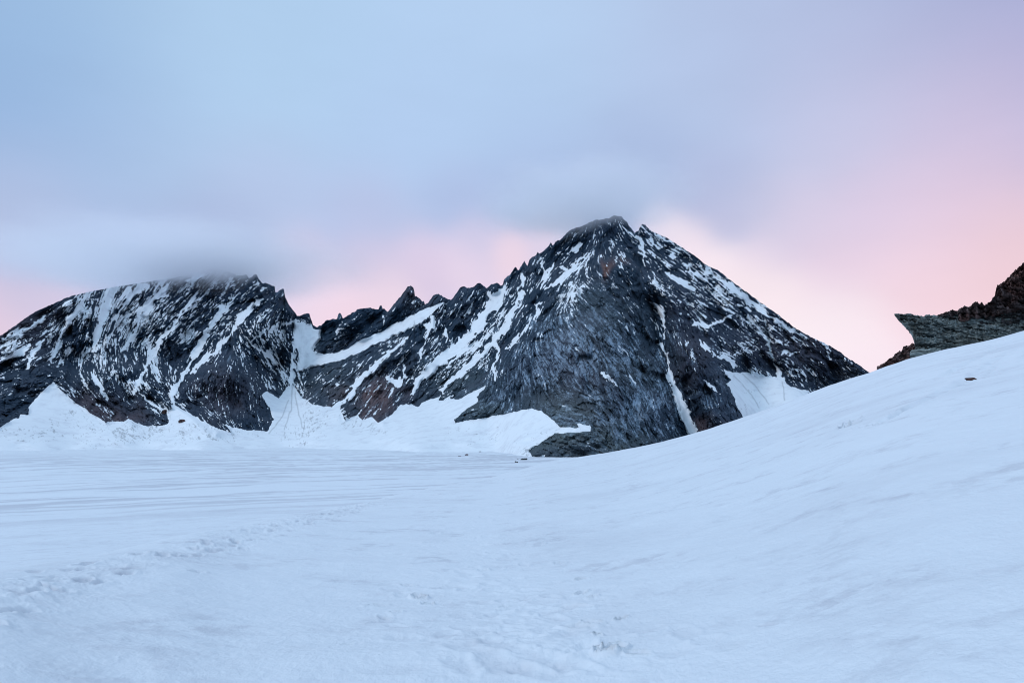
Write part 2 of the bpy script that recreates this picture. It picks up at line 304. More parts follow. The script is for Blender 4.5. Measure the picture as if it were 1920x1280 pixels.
# couloirs and snow streaks: (px, py, half width)
GUL = [
 [(163,552,4),(150,575,8),(133,597,7),(113,637,5),(97,677,2.5)], [(213,545,13),(200,570,10),(190,600,8),(182,630,8),(172,658,6)],
 [(267,537,12),(240,560,7),(215,600,4)], [(285,565,7),(262,583,5),(255,620,7),(245,640,9),(228,658,5)], [(0,637,3),(30,625,4),(60,612,3),(85,592,3)],
 [(-60,680,6),(20,668,4),(40,658,10),(55,645,3)], [(75,640,3),(62,665,4),(50,690,3)],
 [(240,540,8),(225,560,8)], [(310,540,5),(290,560,6),(270,590,4)],
 [(370,550,3),(350,575,4),(333,597,4),(315,620,6),(300,640,6),(285,660,9),(275,685,5),(260,715,5),(250,738,4)],
 [(285,660,6),(290,690,4),(297,715,2)],
 [(420,575,3),(400,600,4),(385,630,6),(372,650,10),(362,672,9),(350,692,5),(335,718,6),(322,735,9),(325,755,6),(330,775,5)],
 [(493,560,3),(470,575,4),(450,600,6),(435,625,4),(410,648,6),(385,675,6),(362,695,5)], [(440,560,3),(425,580,4),(405,600,3)],
 [(262,735,3),(285,757,4),(315,772,4),(345,778,7),(370,787,8),(395,803,7)], [(170,700,3),(183,720,4),(193,737,4),(200,748,2.5)], [(148,703,2),(163,722,2)],
 [(128,732,1.5),(140,741,2)], [(655,748,6),(660,735,6),(680,708,7),(705,683,6),(730,660,3.5),(750,645,3),(762,632,2)], [(600,790,3),(625,765,4),(645,750,6),(660,735,7)],
 [(520,668,2.5),(530,690,3),(541,716,3)], [(480,648,3),(497,660,6),(510,675,6),(522,690,4),(535,708,3)], [(552,600,2),(556,615,4),(553,640,6),(550,670,7),(549,700,5),(547,722,5),(546,735,6)],
 [(505,620,3),(530,608,3),(548,605,3)], [(470,640,2),(490,625,3),(505,610,2)],
 [(943,540,7),(933,556,10),(917,580,11),(893,613,11),(870,640,9),(853,657,10),(820,680,10),(800,700,9),(783,713,8),(772,738,4)],
 [(912,548,3),(925,560,5)], [(887,540,1.6),(882,562,2),(880,587,2)], [(943,520,2),(945,545,4)], [(915,565,3),(905,590,4)],
 [(980,550,4),(968,567,6),(960,587,7),(943,618,7),(927,637,7),(905,662,6),(885,680,6),(865,698,7),(838,718,4),(830,735,3)],
 [(927,637,4),(933,660,4),(927,682,4),(929,702,5),(928,712,2.5)], [(922,612,2),(924,635,3)], [(917,627,4),(895,642,4),(880,652,4),(860,667,4),(838,688,3)], [(905,640,3),(880,662,3),(862,680,3)],
 [(815,595,4),(811,612,6),(797,610,4)], [(803,612,2),(793,655,2),(783,680,2)], [(835,610,1.6),(836,645,1.6)], [(757,675,1.6),(757,705,3),(747,720,6),(733,712,6),(725,708,4)],
 [(738,728,2),(730,745,2.2)], [(717,763,1.6),(700,777,1.6)], [(571,670,2),(563,700,1.6)], [(643,603,1.6),(632,625,1.6)], [(720,593,1.5),(710,620,1.6)], [(633,723,3),(646,715,2.5)],
 [(977,510,2),(981,528,4),(973,542,2.5)], [(1013,478,1.2),(1018,498,1.4),(1022,520,1.8)], [(1035,494,3.5),(1029,510,3),(1023,524,3.5),(1015,540,3)], [(1076,472,4),(1086,463,5),(1091,458,2)],
 [(1100,478,2),(1086,490,3.5),(1070,506,6),(1060,516,6),(1047,527,4.5),(1032,535,3.5),(1019,540,1.6)], [(1053,500,4),(1062,508,4)], [(1090,537,2.5),(1078,545,3),(1068,553,3)],
 [(1007,551,1.2),(1009,565,1.5),(1005,571,3),(1007,585,4),(1005,602,2)], [(1018,567,1.6),(1008,571,2)], [(995,603,2),(990,612,3),(975,627,2.5),(963,640,2.5),(947,653,1.6)],
 [(1154,406,1.1),(1155,428,1.1)], [(1163,423,1.4),(1177,432,2),(1188,440,3.5),(1200,448,5),(1206,458,4.5),(1207,475,2.6),(1207,498,1.5)], [(1190,436,2),(1196,448,4)],
 [(1224,512,1.2),(1228,530,1.6),(1232,548,1.2)], [(1212,561,1.4),(1228,573,3),(1239,580,5),(1244,592,3.2),(1246,610,2),(1246,634,2.2)], [(1232,643,1.6),(1243,650,3),(1250,658,2.6),(1252,675,2.2),(1254,697,2.2)],
 [(1257,703,6),(1262,722,5),(1268,740,7),(1280,765,8),(1288,785,9),(1295,808,10)], [(1212,593,1.1),(1230,607,1.2),(1245,620,1.6)],
 [(1435,595,1.5),(1434,612,1.5)], [(1424,612,1.5),(1432,628,2),(1440,640,3),(1446,660,2),(1449,678,1.8),(1455,690,3),(1463,706,5),(1470,720,3)],
 [(1217,430,2),(1240,443,3),(1258,455,2.5)], [(1325,505,2.5),(1345,521,4),(1363,532,6),(1380,546,7),(1400,562,6),(1422,577,5),(1440,592,4),(1460,603,5),(1480,616,5),(1500,628,3),(1518,635,2)],
 [(1545,646,2),(1562,655,2)], [(1260,476,4),(1262,488,3)], [(1213,453,2),(1225,460,2.5),(1240,467,2.5),(1250,462,2)], [(1250,510,2.5),(1262,517,4),(1275,526,4.5),(1290,537,5),(1302,544,3)],
 [(1300,606,2.5),(1310,607,4),(1325,611,3),(1345,606,2.4),(1370,590,2.4),(1375,587,1.6)], [(1308,635,2.4),(1320,647,3.6),(1332,658,3),(1341,666,2)], [(1345,668,3),(1362,668,4),(1372,677,5),(1376,686,3)],
 [(1375,665,2),(1397,657,1.8)], [(1320,712,1.6),(1332,724,3),(1342,732,3),(1348,738,1.6)], [(1288,644,2.2),(1293,641,2)], [(1462,665,2),(1475,658,3),(1482,664,2),(1492,662,2),(1502,654,1.6)], [(1490,690,2.5),(1505,697,2.4),(1511,711,2.2)],
 [(1550,662,1.8),(1557,673,1.6)], [(1405,594,3.4),(1413,601,2.4)], [(1129,697,2.4),(1137,706,4),(1147,713,3.4),(1158,722,2.2)], [(1178,703,1.2),(1192,718,1.4)], [(1082,652,2.4),(1088,656,2)], [(1160,477,2),(1172,485,2)],
 [(1284,495,2),(1300,508,3),(1318,520,3),(1335,532,2)], [(1385,570,2.5),(1405,583,2.5)], [(1440,608,2),(1462,622,2)],
]
POLY_SADDLE = [(x / 3 + 500, y / 3 + 480) for x, y in [(170,375),(270,388),(312,398),(303,460),(258,540),(320,552),(430,535),(540,465),(640,430),(720,382),(860,312),(960,274),(1012,250),(960,300),(900,352),(870,372),(800,412),(680,462),(560,522),(450,572),(340,603),(230,632),(165,645),(185,560),(150,470)]]
POLY_PATCH = [(1354,692),(1370,697),(1396,699),(1429,702),(1455,707),(1465,715),(1485,725),(1504,731),(1516,733),(1520,790),(1396,790),(1383,761),(1370,731),(1360,718),(1373,715),(1363,702)]
POLY_ROCK = [(-240,840),(-120,822),(0,804),(13,790),(37,782),(38,777),(53,777),(53,763),(73,740),(100,715),(113,730),(140,753),(173,777),(200,792),(233,790),(240,785),(267,797),(307,798),(317,790),(312,773),(330,762),(353,773),(377,787),(410,803),(437,813),(420,795),(440,802),(473,807),(503,807),(513,787),(507,770),(490,740),(500,733),(523,747),(537,727),(549,722),
 (563,743),(588,758),(623,763),(640,750),(638,767),(647,788),(670,777),(680,788),(697,782),(708,792),(733,777),(750,760),(770,757),(783,763),(800,750),(823,743),(827,737),(823,750),(843,747),(863,748),(885,735),(913,722),(893,743),(897,753),(870,770),(850,787),(853,792),(880,787),(928,779),(958,773),(996,765),(1015,771),(1037,787),(1050,800),(1085,800),(1080,792),(1107,799),(1107,808),(1077,811),(1042,811),(1020,825),(993,844),(996,857),(1023,852),(1014,864),(1040,890),(1700,905),(1810,700),(1700,380),(-240,380)]
def inpoly(poly, X, Y):
    r = np.zeros(X.shape, bool); n = len(poly)
    for i in range(n):
        x1, y1 = poly[i]; x2, y2 = poly[(i + 1) % n]
        if y1 == y2: continue
        c = ((y1 > Y) != (y2 > Y)) & (X < (x2 - x1) * (Y - y1) / (y2 - y1) + x1)
        r ^= c
    return r
# domain warp so edges are ragged along the beds
wx = PX + 0.7 * I1 + 1.3 * I2 + 1.0 * N2 * (-vy)
wy = PY + 0.7 * white(1.2) + 1.3 * white(3.0) + 1.0 * N2 * vx
WMOD = (0.85 + 0.5 * fbm(PX / 22, PY / 22, 140, 3, 0.6)).astype(np.float32) * np.interp(PX, [-240, 480, 600, 1300], [0.92, 0.98, 1.05, 1.1]).astype(np.float32)
gul = np.full((H_, W_), -40, np.float32); gsoft = gul.copy()
for ln in GUL:
    for (x1, y1, w1), (x2, y2, w2) in zip(ln[:-1], ln[1:]):
        pad = 45
        a = max(int(min(x1, x2) - pad - X0), 0); b = min(int(max(x1, x2) + pad - X0), W_); c = max(int(min(y1, y2) - pad - Y0), 0); d = min(int(max(y1, y2) + pad - Y0), H_)
        if a >= b or c >= d: continue
        for tgt, XX, YY in ((gul, wx[c:d, a:b], wy[c:d, a:b]), (gsoft, PX[c:d, a:b], PY[c:d, a:b])):
            dx, dy = x2 - x1, y2 - y1; tt = np.clip(((XX - x1) * dx + (YY - y1) * dy) / (dx * dx + dy * dy + 1e-9), 0, 1)
            dist = np.hypot(XX - x1 - tt * dx, YY - y1 - tt * dy)
            tgt[c:d, a:b] = np.maximum(tgt[c:d, a:b], (w1 + (w2 - w1) * tt) * np.maximum(WMOD[c:d, a:b], 0.3 if max(w1, w2) > 3 else 0.9) - dist)
sk_grid = np.interp(PX, skx, sky_)
w2x = PX + 0.5 * (wx - PX); w2y = PY + 0.5 * (wy - PY)
sad = inpoly(POLY_SADDLE, w2x, w2y) | inpoly(POLY_PATCH, w2x, w2y)
rockm = inpoly(POLY_ROCK, PX + 0.45 * (wx - PX), PY + 0.45 * (wy - PY))
base = (sad | ~rockm).astype(np.float32)
# scattered snow on ledges
DENS = [(-80,680,.35),(40,640,.40),(120,590,.42),(190,560,.70),(250,555,.72),(320,545,.62),(380,540,.45),(160,640,.40),(230,630,.50),(120,690,.22),(40,720,.10),(60,780,.02),(180,700,.28),(160,760,.05),(240,770,.04),(250,690,.30),(320,600,.42),(300,680,.32),(330,740,.15),(400,610,.33),(450,560,.35),(480,600,.36),(520,570,.12),(430,680,.10),(450,740,.02),(380,770,.10),(410,790,.18),(500,650,.30),(540,620,.34),(530,680,.34),(505,735,.15),(570,690,.14),(620,720,.10),(660,620,.06),(620,640,.05),(760,580,.04),(700,660,.08),(740,680,.20),(700,740,.05),(720,770,.04),(760,740,.12),(800,640,.14),(820,590,.25),(880,560,.08),(900,580,.35),(850,600,.12),(860,690,.36),(900,650,.36),(800,740,.10),(880,720,.03),(930,600,.25),(960,560,.12),(960,600,.15),(1000,500,.10),(1040,500,.22),(1080,490,.28),(1060,545,.30),(1020,560,.10),(1030,600,.08),(990,620,.12),(960,680,.02),(1120,440,.12),(1160,430,.18),(1120,480,.05),(1160,520,.03),(1100,600,.01),(1050,660,.005),(1150,660,.02),(1100,720,.01),(1180,760,.01),(1210,560,.08),(1190,480,.15),(1220,640,.04),(1250,700,.03),(1230,480,.30),(1260,460,.38),(1250,540,.18),(1290,520,.42),(1340,540,.48),(1380,560,.48),(1330,590,.30),(1380,610,.30),(1280,600,.06),(1310,640,.10),(1290,700,.02),(1340,700,.05),(1350,650,.25),(1400,640,.22),(1430,600,.38),(1420,680,.10),(1470,630,.30),(1470,680,.22),(1510,660,.22),(1560,665,.20),(1590,680,.08),(1340,760,.01),(1060,780,.01),(1000,750,.01),(920,750,.01)]
dens, = wsum([(b[0], b[1]) for b in DENS], 26, [(b[2],) for b in DENS])
spk = 0.80 * N0 + 0.45 * N1 + 0.45 * I0 + 0.28 * N2 + 0.30 * I1 + 0.40 * N3 + 0.35 * I3 - 0.045 * F2 - 0.02 * F1 - 0.05 * F3; spk /= spk.std()
from statistics import NormalDist
qs = np.linspace(0.003, 0.997, 200); qv = np.array([NormalDist().inv_cdf(1 - q) for q in qs])
thr = np.interp(dens * 0.78, qs, qv)
s_speck = 1 / (1 + np.exp(-np.clip((spk - thr) * 12, -30, 30)))
s_speck *= (dens > 0.004)
s_gul = 1 / (1 + np.exp(-np.clip((gul * 0.9 + 0.7 * N1 * np.clip(1 - gul / 5, 0.1, 1) + 0.6 * N0 - 0.3 - 1.2 * np.clip(N3 + .5 * I3 - 1.2, 0, 3) * (PX < 1000)) * 2.2, -30, 30)))
s_base = blur(base, 0.7)
snow = np.clip(np.maximum(np.maximum(s_speck * rockm, s_gul), s_base), 0, 1)
snow_b = blur(np.maximum(s_gul, s_base), 2.2)
_tip = smooth(9, 3, PY - sk_grid) * ((PX > 425) & (PX < 1195) | (PX < 140))
snow = snow * (1 - _tip * (1 - s_base * (np.abs(PX - 572) < 12)))
# avalanche debris, runnels and grit on the aprons
deb = np.zeros((H_, W_), np.float32)
for x, y, sx, sy, a in [(585,785,16,22,.22),(570,810,20,14,.18),(240,815,50,10,.22),(300,800,25,10,.25),(350,808,35,9,.18),(160,790,30,12,.08),(60,812,40,9,.10),(420,815,40,6,.12),(660,795,20,7,.12),(690,805,20,5,.10),(1040,812,30,6,.06),(1000,846,14,10,.25),(880,812,60,10,.02),(1420,740,30,20,.02)]:
    deb = np.maximum(deb, a * np.exp(-((PX - x + 6 * I3) ** 2 / (2 * sx * sx) + (PY - y + 4 * I3) ** 2 / (2 * sy * sy))))
dn = 0.8 * N0 + 0.5 * I1 + 0.5 * I2 + 0.6 * I0; dn /= dn.std()
grit = 1 / (1 + np.exp(-np.clip((dn - np.interp(deb, qs, qv)) * 5, -30, 30))) * (deb > 0.004)
for ln in [[(1376,704),(1405,735),(1424,764)],[(1392,701),(1415,722),(1442,757)],[(1464,706),(1468,725),(1471,750)],[(548,722),(545,770),(533,805)],[(553,735),(560,775),(566,800)],[(541,750),(530,780),(505,812)]]:  # groove and debris lines, drawn as dark colour
    for (x1, y1), (x2, y2) in zip(ln[:-1], ln[1:]):
        dx, dy = x2 - x1, y2 - y1; tt = np.clip(((PX - x1) * dx + (PY - y1) * dy) / (dx * dx + dy * dy), 0, 1)
        grit = np.maximum(grit, 0.8 * np.exp(-((np.hypot(PX + .6 * I2 - x1 - tt * dx, PY - y1 - tt * dy)) / 1.1) ** 2))
grit = grit * s_base
# rock colour fields, with lit and shaded faces mixed in
def spots(lst, sig_default=30):
    r = np.zeros((H_, W_), np.float32)
    for x, y, sx, sy, a in lst: r = np.maximum(r, a * np.exp(-((PX - x + 9 * I3) ** 2 / (2 * sx * sx) + (PY - y + 9 * I4) ** 2 / (2 * sy * sy))))
    return r
brown = spots([(1142,503,8,12,1.8),(1172,490,6,5,.7),(715,740,26,24,.85),(690,770,14,14,.7),(190,765,45,20,.45),(225,775,30,14,.5),(420,735,40,28,.28),(560,735,8,8,.6),(620,760,12,6,.4),(1318,790,14,12,.6),(20,600,60,40,.3),(770,550,20,20,.25),(1500,650,90,40,.22),(640,740,20,10,.45),(1290,660,30,60,.2),(1080,700,60,60,.15)])
green = spots([(1080,830,90,35,.9),(1060,770,60,35,.7),(900,770,50,18,.5),(1120,600,60,60,.35),(1180,700,50,50,.35),(620,720,60,40,.3),(850,720,50,30,.4)])
lit_face = spots([(1060,660,70,60,.55),(1150,660,80,70,.42),(1190,760,60,50,.55),(1000,720,50,40,.35),(1080,800,60,40,.45),(1120,590,60,50,.30),(1060,560,40,30,.15),(720,740,30,30,.15),(900,740,60,30,.15),(1320,700,30,60,.12)])  # paler rock, and lit lower faces of the peak brightened by colour
dark = spots([(1225,600,14,45,.5),(1190,560,30,40,.2),(240,740,60,40,.15),(480,770,40,40,.1)])  # shade of the cleft and the darker flank put into the tone
tone = 0.03 + lit_face * 1.1 - dark + (0.16 * N0 + 0.12 * N1 + 0.14 * I0) * (0.8 + 1.2 * lit_face) + 0.08 * N2 + 0.10 * N3 - 0.22 * (1 + lit_face) * np.exp(-np.abs(N1) * 6) - 0.12 * E2 - 0.10 * E3 + 0.012 * F2 + 0.006 * F1 + 0.06 + 0.06 * I3 + 0.05 * I1  # crevice shade painted along crack lines and facet edges
# ---- range to the rock: foot distance of each face
FOOT = [(-200,700,1750),(0,650,1800),(60,760,1620),(150,620,1900),(250,560,2050),(180,770,1640),(280,780,1660),(350,620,1980),(400,540,2050),(420,740,1600),(480,780,1560),(480,600,1850),(540,590,1980),(545,720,1980),(545,800,1500),(600,640,1960),(640,740,1680),(700,600,1880),(700,770,1560),(770,560,1820),(760,700,1640),(820,740,1500),(830,600,1760),(900,560,1680),(880,680,1550),(940,620,1520),(960,540,1560),(930,720,1330),(1000,500,1460),(1000,580,1330),(1000,640,1160),(960,740,1120),(880,790,1190),(1060,470,1400),(1060,560,1220),(1040,680,1060),(1000,780,1000),(1040,850,900),(1100,430,1340),(1150,420,1280),(1140,520,1150),(1120,640,1040),(1130,740,960),(1140,820,900),(1200,520,1220),(1200,620,1160),(1200,720,1060),(1220,800,1010),(1240,600,1290),(1250,700,1260),(1290,790,1260),(1200,430,1330),(1270,560,1220),(1300,680,1170),(1340,770,1160),(1260,470,1340),(1330,540,1380),(1360,640,1320),(1420,600,1480),(1420,700,1500),(1500,660,1560),(1580,690,1640),(1750,800,1750),(1450,780,1400),(860,850,980),(700,855,1060),(300,845,1230),(50,845,1240),(-200,860,1250),(500,850,1210),(200,850,1235),(400,850,1225),(600,852,1140),(780,855,1010),(600,800,1400),(700,810,1330),(850,815,1230),(300,810,1440),(50,815,1460),(170,815,1450),(430,822,1350),(-100,830,1400)]
foot, = wsum([(b[0], b[1]) for b in FOOT], 34, [(b[2],) for b in FOOT])
foot = blur(foot, 7); _lw = smooth(735, 790, PY) * smooth(900, 820, PX); foot = foot * (1 - _lw) + blur(foot, 26) * _lw
RIBS = [([(1128,515),(1131,560),(1140,630)],14,2.5),([(1050,560),(1130,640),(1200,720),(1255,795)],11,2.5),([(1005,640),(1060,720),(1115,800)],9,2.5),([(1150,540),(1200,620),(1243,700)],16,3),([(1180,640),(1215,720),(1262,800)],9,2.5),
 ([(975,690),(1030,765)],8,2.5),([(1320,600),(1372,685)],8,2.5),([(1262,500),(1330,600)],10,3),([(1310,680),(1350,770)],9,3),([(1095,590),(1165,690)],8,2),([(1020,610),(1075,680),(1130,740)],9,2.5),([(1190,470),(1225,540)],12,3),([(1100,450),(1085,520)],8,3),
 ([(850,580),(838,660)],9,2.5),([(690,600),(660,640)],8,2.5),([(760,560),(752,600)],7,2),([(880,560),(868,640)],8,2.5),([(580,740),(600,690)],7,2.5),([(700,690),(680,760)],9,2.5),([(460,700),(470,790)],9,2.5),([(425,690),(432,780)],8,2.5),([(200,740),(290,790)],7,2.5),([(150,720),(230,770)],7,2.5),([(300,735),(390,795)],8,2.5),
 # ribs and clefts: (points, metres towards (-) or away (+), width px)
 ([(1155,405),(1130,470),(1125,560),(1080,590),(1000,620),(980,700),(900,780)],-25,16), ([(1204,425),(1225,520),(1266,580),(1285,680),(1340,780)],-30,16), ([(1212,560),(1242,600),(1250,690)],14,12),
 ([(1222,560),(1226,640)],45,6), ([(1125,540),(1130,600)],20,4), ([(1170,520),(1195,560),(1210,600)],25,5), ([(480,515),(500,580),(460,640),(430,700)],-40,22), ([(532,541),(520,590),(500,620)],-35,16),
 ([(430,700),(470,790)],-25,14), ([(370,720),(400,790)],-15,8), ([(395,700),(415,790)],12,4), ([(440,720),(452,790)],12,4), ([(770,540),(740,590),(700,620)],-30,16), ([(637,590),(640,640)],-25,18), ([(820,560),(810,650),(770,740)],-30,16), ([(870,545),(860,600),(800,690)],-28,14),
 ([(932,530),(925,560)],-20,10), ([(950,600),(890,690),(840,745)],-22,10), ([(1000,490),(1000,560),(960,620)],-28,14), ([(640,780),(700,690),(790,610)],-25,16), ([(720,790),(760,720)],-20,12), ([(1040,450),(1040,520)],-20,12),
 ([(1390,560),(1330,620),(1320,700)],-22,16), ([(1440,600),(1480,700)],-18,12), ([(1435,600),(1450,690)],18,6), ([(160,550),(60,680)],-30,22), ([(360,520),(200,660)],-22,14), ([(320,530),(180,660)],-18,8), ([(400,510),(310,640)],-30,14), ([(450,520),(380,620)],-26,12),
 ([(130,730),(250,795)],-20,14), ([(270,730),(400,810)],-18,10)]
relief = np.zeros((H_, W_), np.float32)
for pl, amp, wd in RIBS:
    best = np.full((H_, W_), 1e9, np.float32)
    for (x1, y1), (x2, y2) in zip(pl[:-1], pl[1:]):
        dx, dy = x2 - x1, y2 - y1; tt = np.clip(((PX - x1) * dx + (PY - y1) * dy) / (dx * dx + dy * dy), 0, 1)
        best = np.minimum(best, (PX + 3 * I3 - x1 - tt * dx) ** 2 + (PY + 3 * I4 - y1 - tt * dy) ** 2)
    relief += amp * np.exp(-np.sqrt(best) / wd)
relief = blur(relief, 1.2)
scale_m = foot / 1300.0
gulrec = blur(np.clip(gsoft + 8, 0, 14), 2.0)
crag = 1.6 * blur(F1, 2.2) + 1.2 * F2 + 1.0 * F3 + 2.5 * E1 + 4.0 * E2 + 1.8 * E3 + 9 * np.abs(N4) - 4 * N4 + 3.5 * np.abs(N3) - 2.0 * N3 + 1.2 * np.abs(N2) - 1.0 * N2 + 2.6 * (1 + lit_face) * np.exp(-np.abs(N1) * 5) + 3.0 * lit_face * np.exp(-np.abs(N2) * 6) + 0.8 * N1 + 1.0 * N0 + 0.9 * I1 + 0.7 * I0 + 3.0 * np.abs(I3) + 1.2 * I2 + 14 * fbm(PX / 60, PY / 60, 31, 3, 0.5, True)
calm = 1 - (0.93 + 0.06 * smooth(700, 800, PY)) * snow_b
relief = scale_m * (1.25 * relief + 0.6 * gulrec + (crag - 12) * calm + 1.0 * snow * calm * -1.0)
relief += 30 * fbm(PX / 120, PY / 30, 301, 3, .5) * smooth(800, 840, PY)
relief *= 0.45 + 0.55 * smooth(0, 14, PY - sk_grid)
relief += 10 * np.clip(1 - (PY - sk_grid) / 8, 0, 1) ** 2 * 0
# apron surface smooth
KSL = 0.95
step_x, step_v = 1.0, 500
xs = np.arange(X0 + 1, X1 - 2, step_x)
skj = np.interp(xs, skx, sky_)
jag = np.interp(xs, [-240, 140, 165, 350, 370, 600, 1190, 1230, 1620, 1800], [1.6, 1.4, .4, .5, 1.6, 1.8, 1.6, .9, 1.2, 1.2])
skj = skj + jag * (fbm(xs / 5.0, xs * 0 + 3.3, 91, 3, 0.6) * 1.6)
basepy = np.interp(xs, [-240, 0, 600, 850, 990, 1100, 1800], [880, 872, 868, 880, 900, 900, 900])
vv = np.linspace(0, 1, step_v)
GX = np.repeat(xs[None], step_v, 0); GY = basepy[None] + (skj - basepy)[None] * vv[:, None]
def samp(a):
    u = np.clip(GX - X0, 0, W_ - 1.01); v = np.clip(GY - Y0, 0, H_ - 1.01); ui = u.astype(int); vi = v.astype(int); fu = u - ui; fv = v - vi
    return (a[vi, ui] * (1 - fu) + a[vi, ui + 1] * fu) * (1 - fv) + (a[vi + 1, ui] * (1 - fu) + a[vi + 1, ui + 1] * fu) * fv
f_ = samp(foot); rl = samp(relief)
ux, uy, ut = ray(GX, GY)
R_ = f_ / (1 - KSL * np.clip(ut, -0.08, 0.6)) + rl
Vx, Vy, Vz = ux * R_, uy * R_, EYE + ut * R_
# far side of the crest
back = [(18, -4), (60, -35), (150, -110), (320, -260), (600, -430)]
ext = [[Vx], [Vy], [Vz]]
for dr, dz in back:
    Rb = R_[-1] + dr
    ext[0].append((ux[-1] * Rb)[None]); ext[1].append((uy[-1] * Rb)[None]); ext[2].append((np.maximum(Vz[-1] + dz * (0.8 + 0.3 * vn(xs / 14, xs * 0 + dr, 3)), -60))[None])
Vx, Vy, Vz = [np.concatenate(e, 0) for e in ext]
nb = len(back); padr = lambda a, v=None: np.concatenate([a, np.repeat(a[-1:], nb, 0)], 0)
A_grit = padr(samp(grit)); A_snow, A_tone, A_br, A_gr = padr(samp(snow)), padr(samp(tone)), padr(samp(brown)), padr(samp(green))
GXp, GYp = padr(GX), padr(GY)
nr, nc = Vx.shape
idx = np.arange(nr * nc).reshape(nr, nc)
quads = np.stack([idx[:-1, :-1], idx[:-1, 1:], idx[1:, 1:], idx[1:, :-1]], -1).reshape(-1, 4)
cx = (GXp[:-1, :-1]).ravel(); cy = (GYp[:-1, :-1]).ravel()
bl = np.interp(cy, [500, 611, 660, 720, 905], [600, 597, 562, 548, 545])
br = np.interp(cy, [500, 545, 575, 620, 650, 700, 750, 780, 905], [960, 975, 966, 948, 930, 930, 905, 870, 850])
lab = np.where(cx < bl, 0, np.where(cx < br, 1, 2))
allv = np.stack([Vx, Vy, Vz], -1).reshape(-1, 3)
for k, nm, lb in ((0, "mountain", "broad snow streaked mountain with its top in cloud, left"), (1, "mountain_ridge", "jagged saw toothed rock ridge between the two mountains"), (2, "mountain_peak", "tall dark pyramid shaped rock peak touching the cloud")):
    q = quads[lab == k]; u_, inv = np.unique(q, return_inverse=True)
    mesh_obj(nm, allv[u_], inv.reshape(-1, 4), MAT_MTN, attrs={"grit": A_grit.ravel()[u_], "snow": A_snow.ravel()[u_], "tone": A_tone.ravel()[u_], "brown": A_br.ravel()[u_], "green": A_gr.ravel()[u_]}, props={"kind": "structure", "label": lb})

# ------------------------------------------------------------------ snow ground
CR = [ # crest of the near slope: px, py, range
 (-600,1250,6),(0,1085,8),(350,1000,14),(600,945,28),(850,900,60),(960,880,110),(1015,866,150),(1060,860,155),(1140,846,160),(1200,833,160),(1300,806,155),(1400,775,150),(1500,740,140),(1560,716,130),(1600,702,125),(1640,690,120),(1700,669,115),(1755,655,112),(1800,645,110),(1860,632,108),(1920,617,105),(2100,570,100),(2600,480,90)]
ca = []; ct = []; cr = []
for px, py, r in CR:
    a, b_, t_ = ray(px, py); ca.append(math.atan2(float(a), float(b_))); ct.append(float(t_)); cr.append(r)
ca, ct, cr = map(np.array, (ca, ct, cr))
GL = np.array([(1, -1.70), (3, -.56), (6, -.30), (8, -.255), (15, -.185), (30, -.16), (60, -.138), (150, -.112), (350, -.076), (750, -.047), (1250, -.031), (2000, -.0195), (6000, -.0065)])
_px = np.arange(-600, 2601, 4.0); _a, _b, _c = ray(_px, np.interp(_px, [c[0] for c in CR], [c[1] for c in CR])); _r = np.log(np.interp(_px, [c[0] for c in CR], cr))
_k = np.exp(-0.5 * (np.arange(-60, 61) * 4 / 55.0) ** 2); _k2 = np.exp(-0.5 * (np.arange(-60, 61) * 4 / 14.0) ** 2)
def _sm(v, k): return np.convolve(np.pad(v, 60, mode='reflect', reflect_type='odd'), k / k.sum(), 'valid')
_w = smooth(850, 1020, _px); ca = np.arctan2(_a, _b); ct = _sm(_c, _k) * (1 - _w) + _sm(_c, _k2) * _w; cr = np.exp(_sm(_r, _k))
def ground_z(x, y):
    r = np.maximum(np.hypot(x, y), 0.5); phi = np.arctan2(x, y)
    ph = np.clip(phi, ca[0], ca[-1])
    tc_ = np.interp(ph, ca, ct); rc = np.exp(np.interp(ph, ca, np.log(cr)))
    fade = np.clip(np.cos((phi - ph) * 1.0), 0.0, 1)
    s = (tc_ + EYE / rc); s = np.where(fade < 1, s * fade, s)
    zf = s * r
    over = np.maximum(r - rc * 0.8, 0)
    zf = zf - over ** 2 / (rc * 0.4 * 2) * 0.25 * np.where(rc > 90, 1.0, .6)
    zf = np.where(r > rc, zf, zf)
    zg = EYE + np.interp(np.log(r), np.log(GL[:, 0]), GL[:, 1]) * r
    k = 0.02 * r + 0.02
    m_ = np.maximum(zf, zg)
    return m_ + k * np.log(np.exp((zf - m_) / k) + np.exp((zg - m_) / k)) - k * 0.0
def ground_detail(x, y):
    r = np.hypot(x, y)
    n = 0.006 * fbm(x / 0.09, y / 0.09, 39, 3, 0.6, True) * smooth(14, 5, r) + 0.012 * fbm(x / 0.35, y / 0.35, 40, 4, 0.55) * smooth(40, 8, r) + 0.030 * fbm(x / 1.4, y / 1.1, 44, 4, 0.5) + 0.10 * fbm(x / 6, y / 5, 50, 4, 0.5) * smooth(2, 10, r)
    n = n + 0.45 * fbm(x / 30, y / 24, 55, 4, 0.5) * smooth(12, 60, r) + 1.5 * fbm(x / 90, y / 60, 60, 4, 0.5) * smooth(150, 400, r)
    return n
def find_ground(px, py, rmin=2.0, rmax=1500.0):
    a, b_, t_ = [float(q) for q in ray(px, py)]
    rs = np.exp(np.linspace(math.log(rmin), math.log(rmax), 4000)); z = ground_z(a * rs, b_ * rs); tt = (z - EYE) / rs
    i = np.argmax(tt >= t_); r = rs[i] if tt[i] >= t_ else rmax
    return a * r, b_ * r, float(ground_z(np.array(a * r), np.array(b_ * r)))

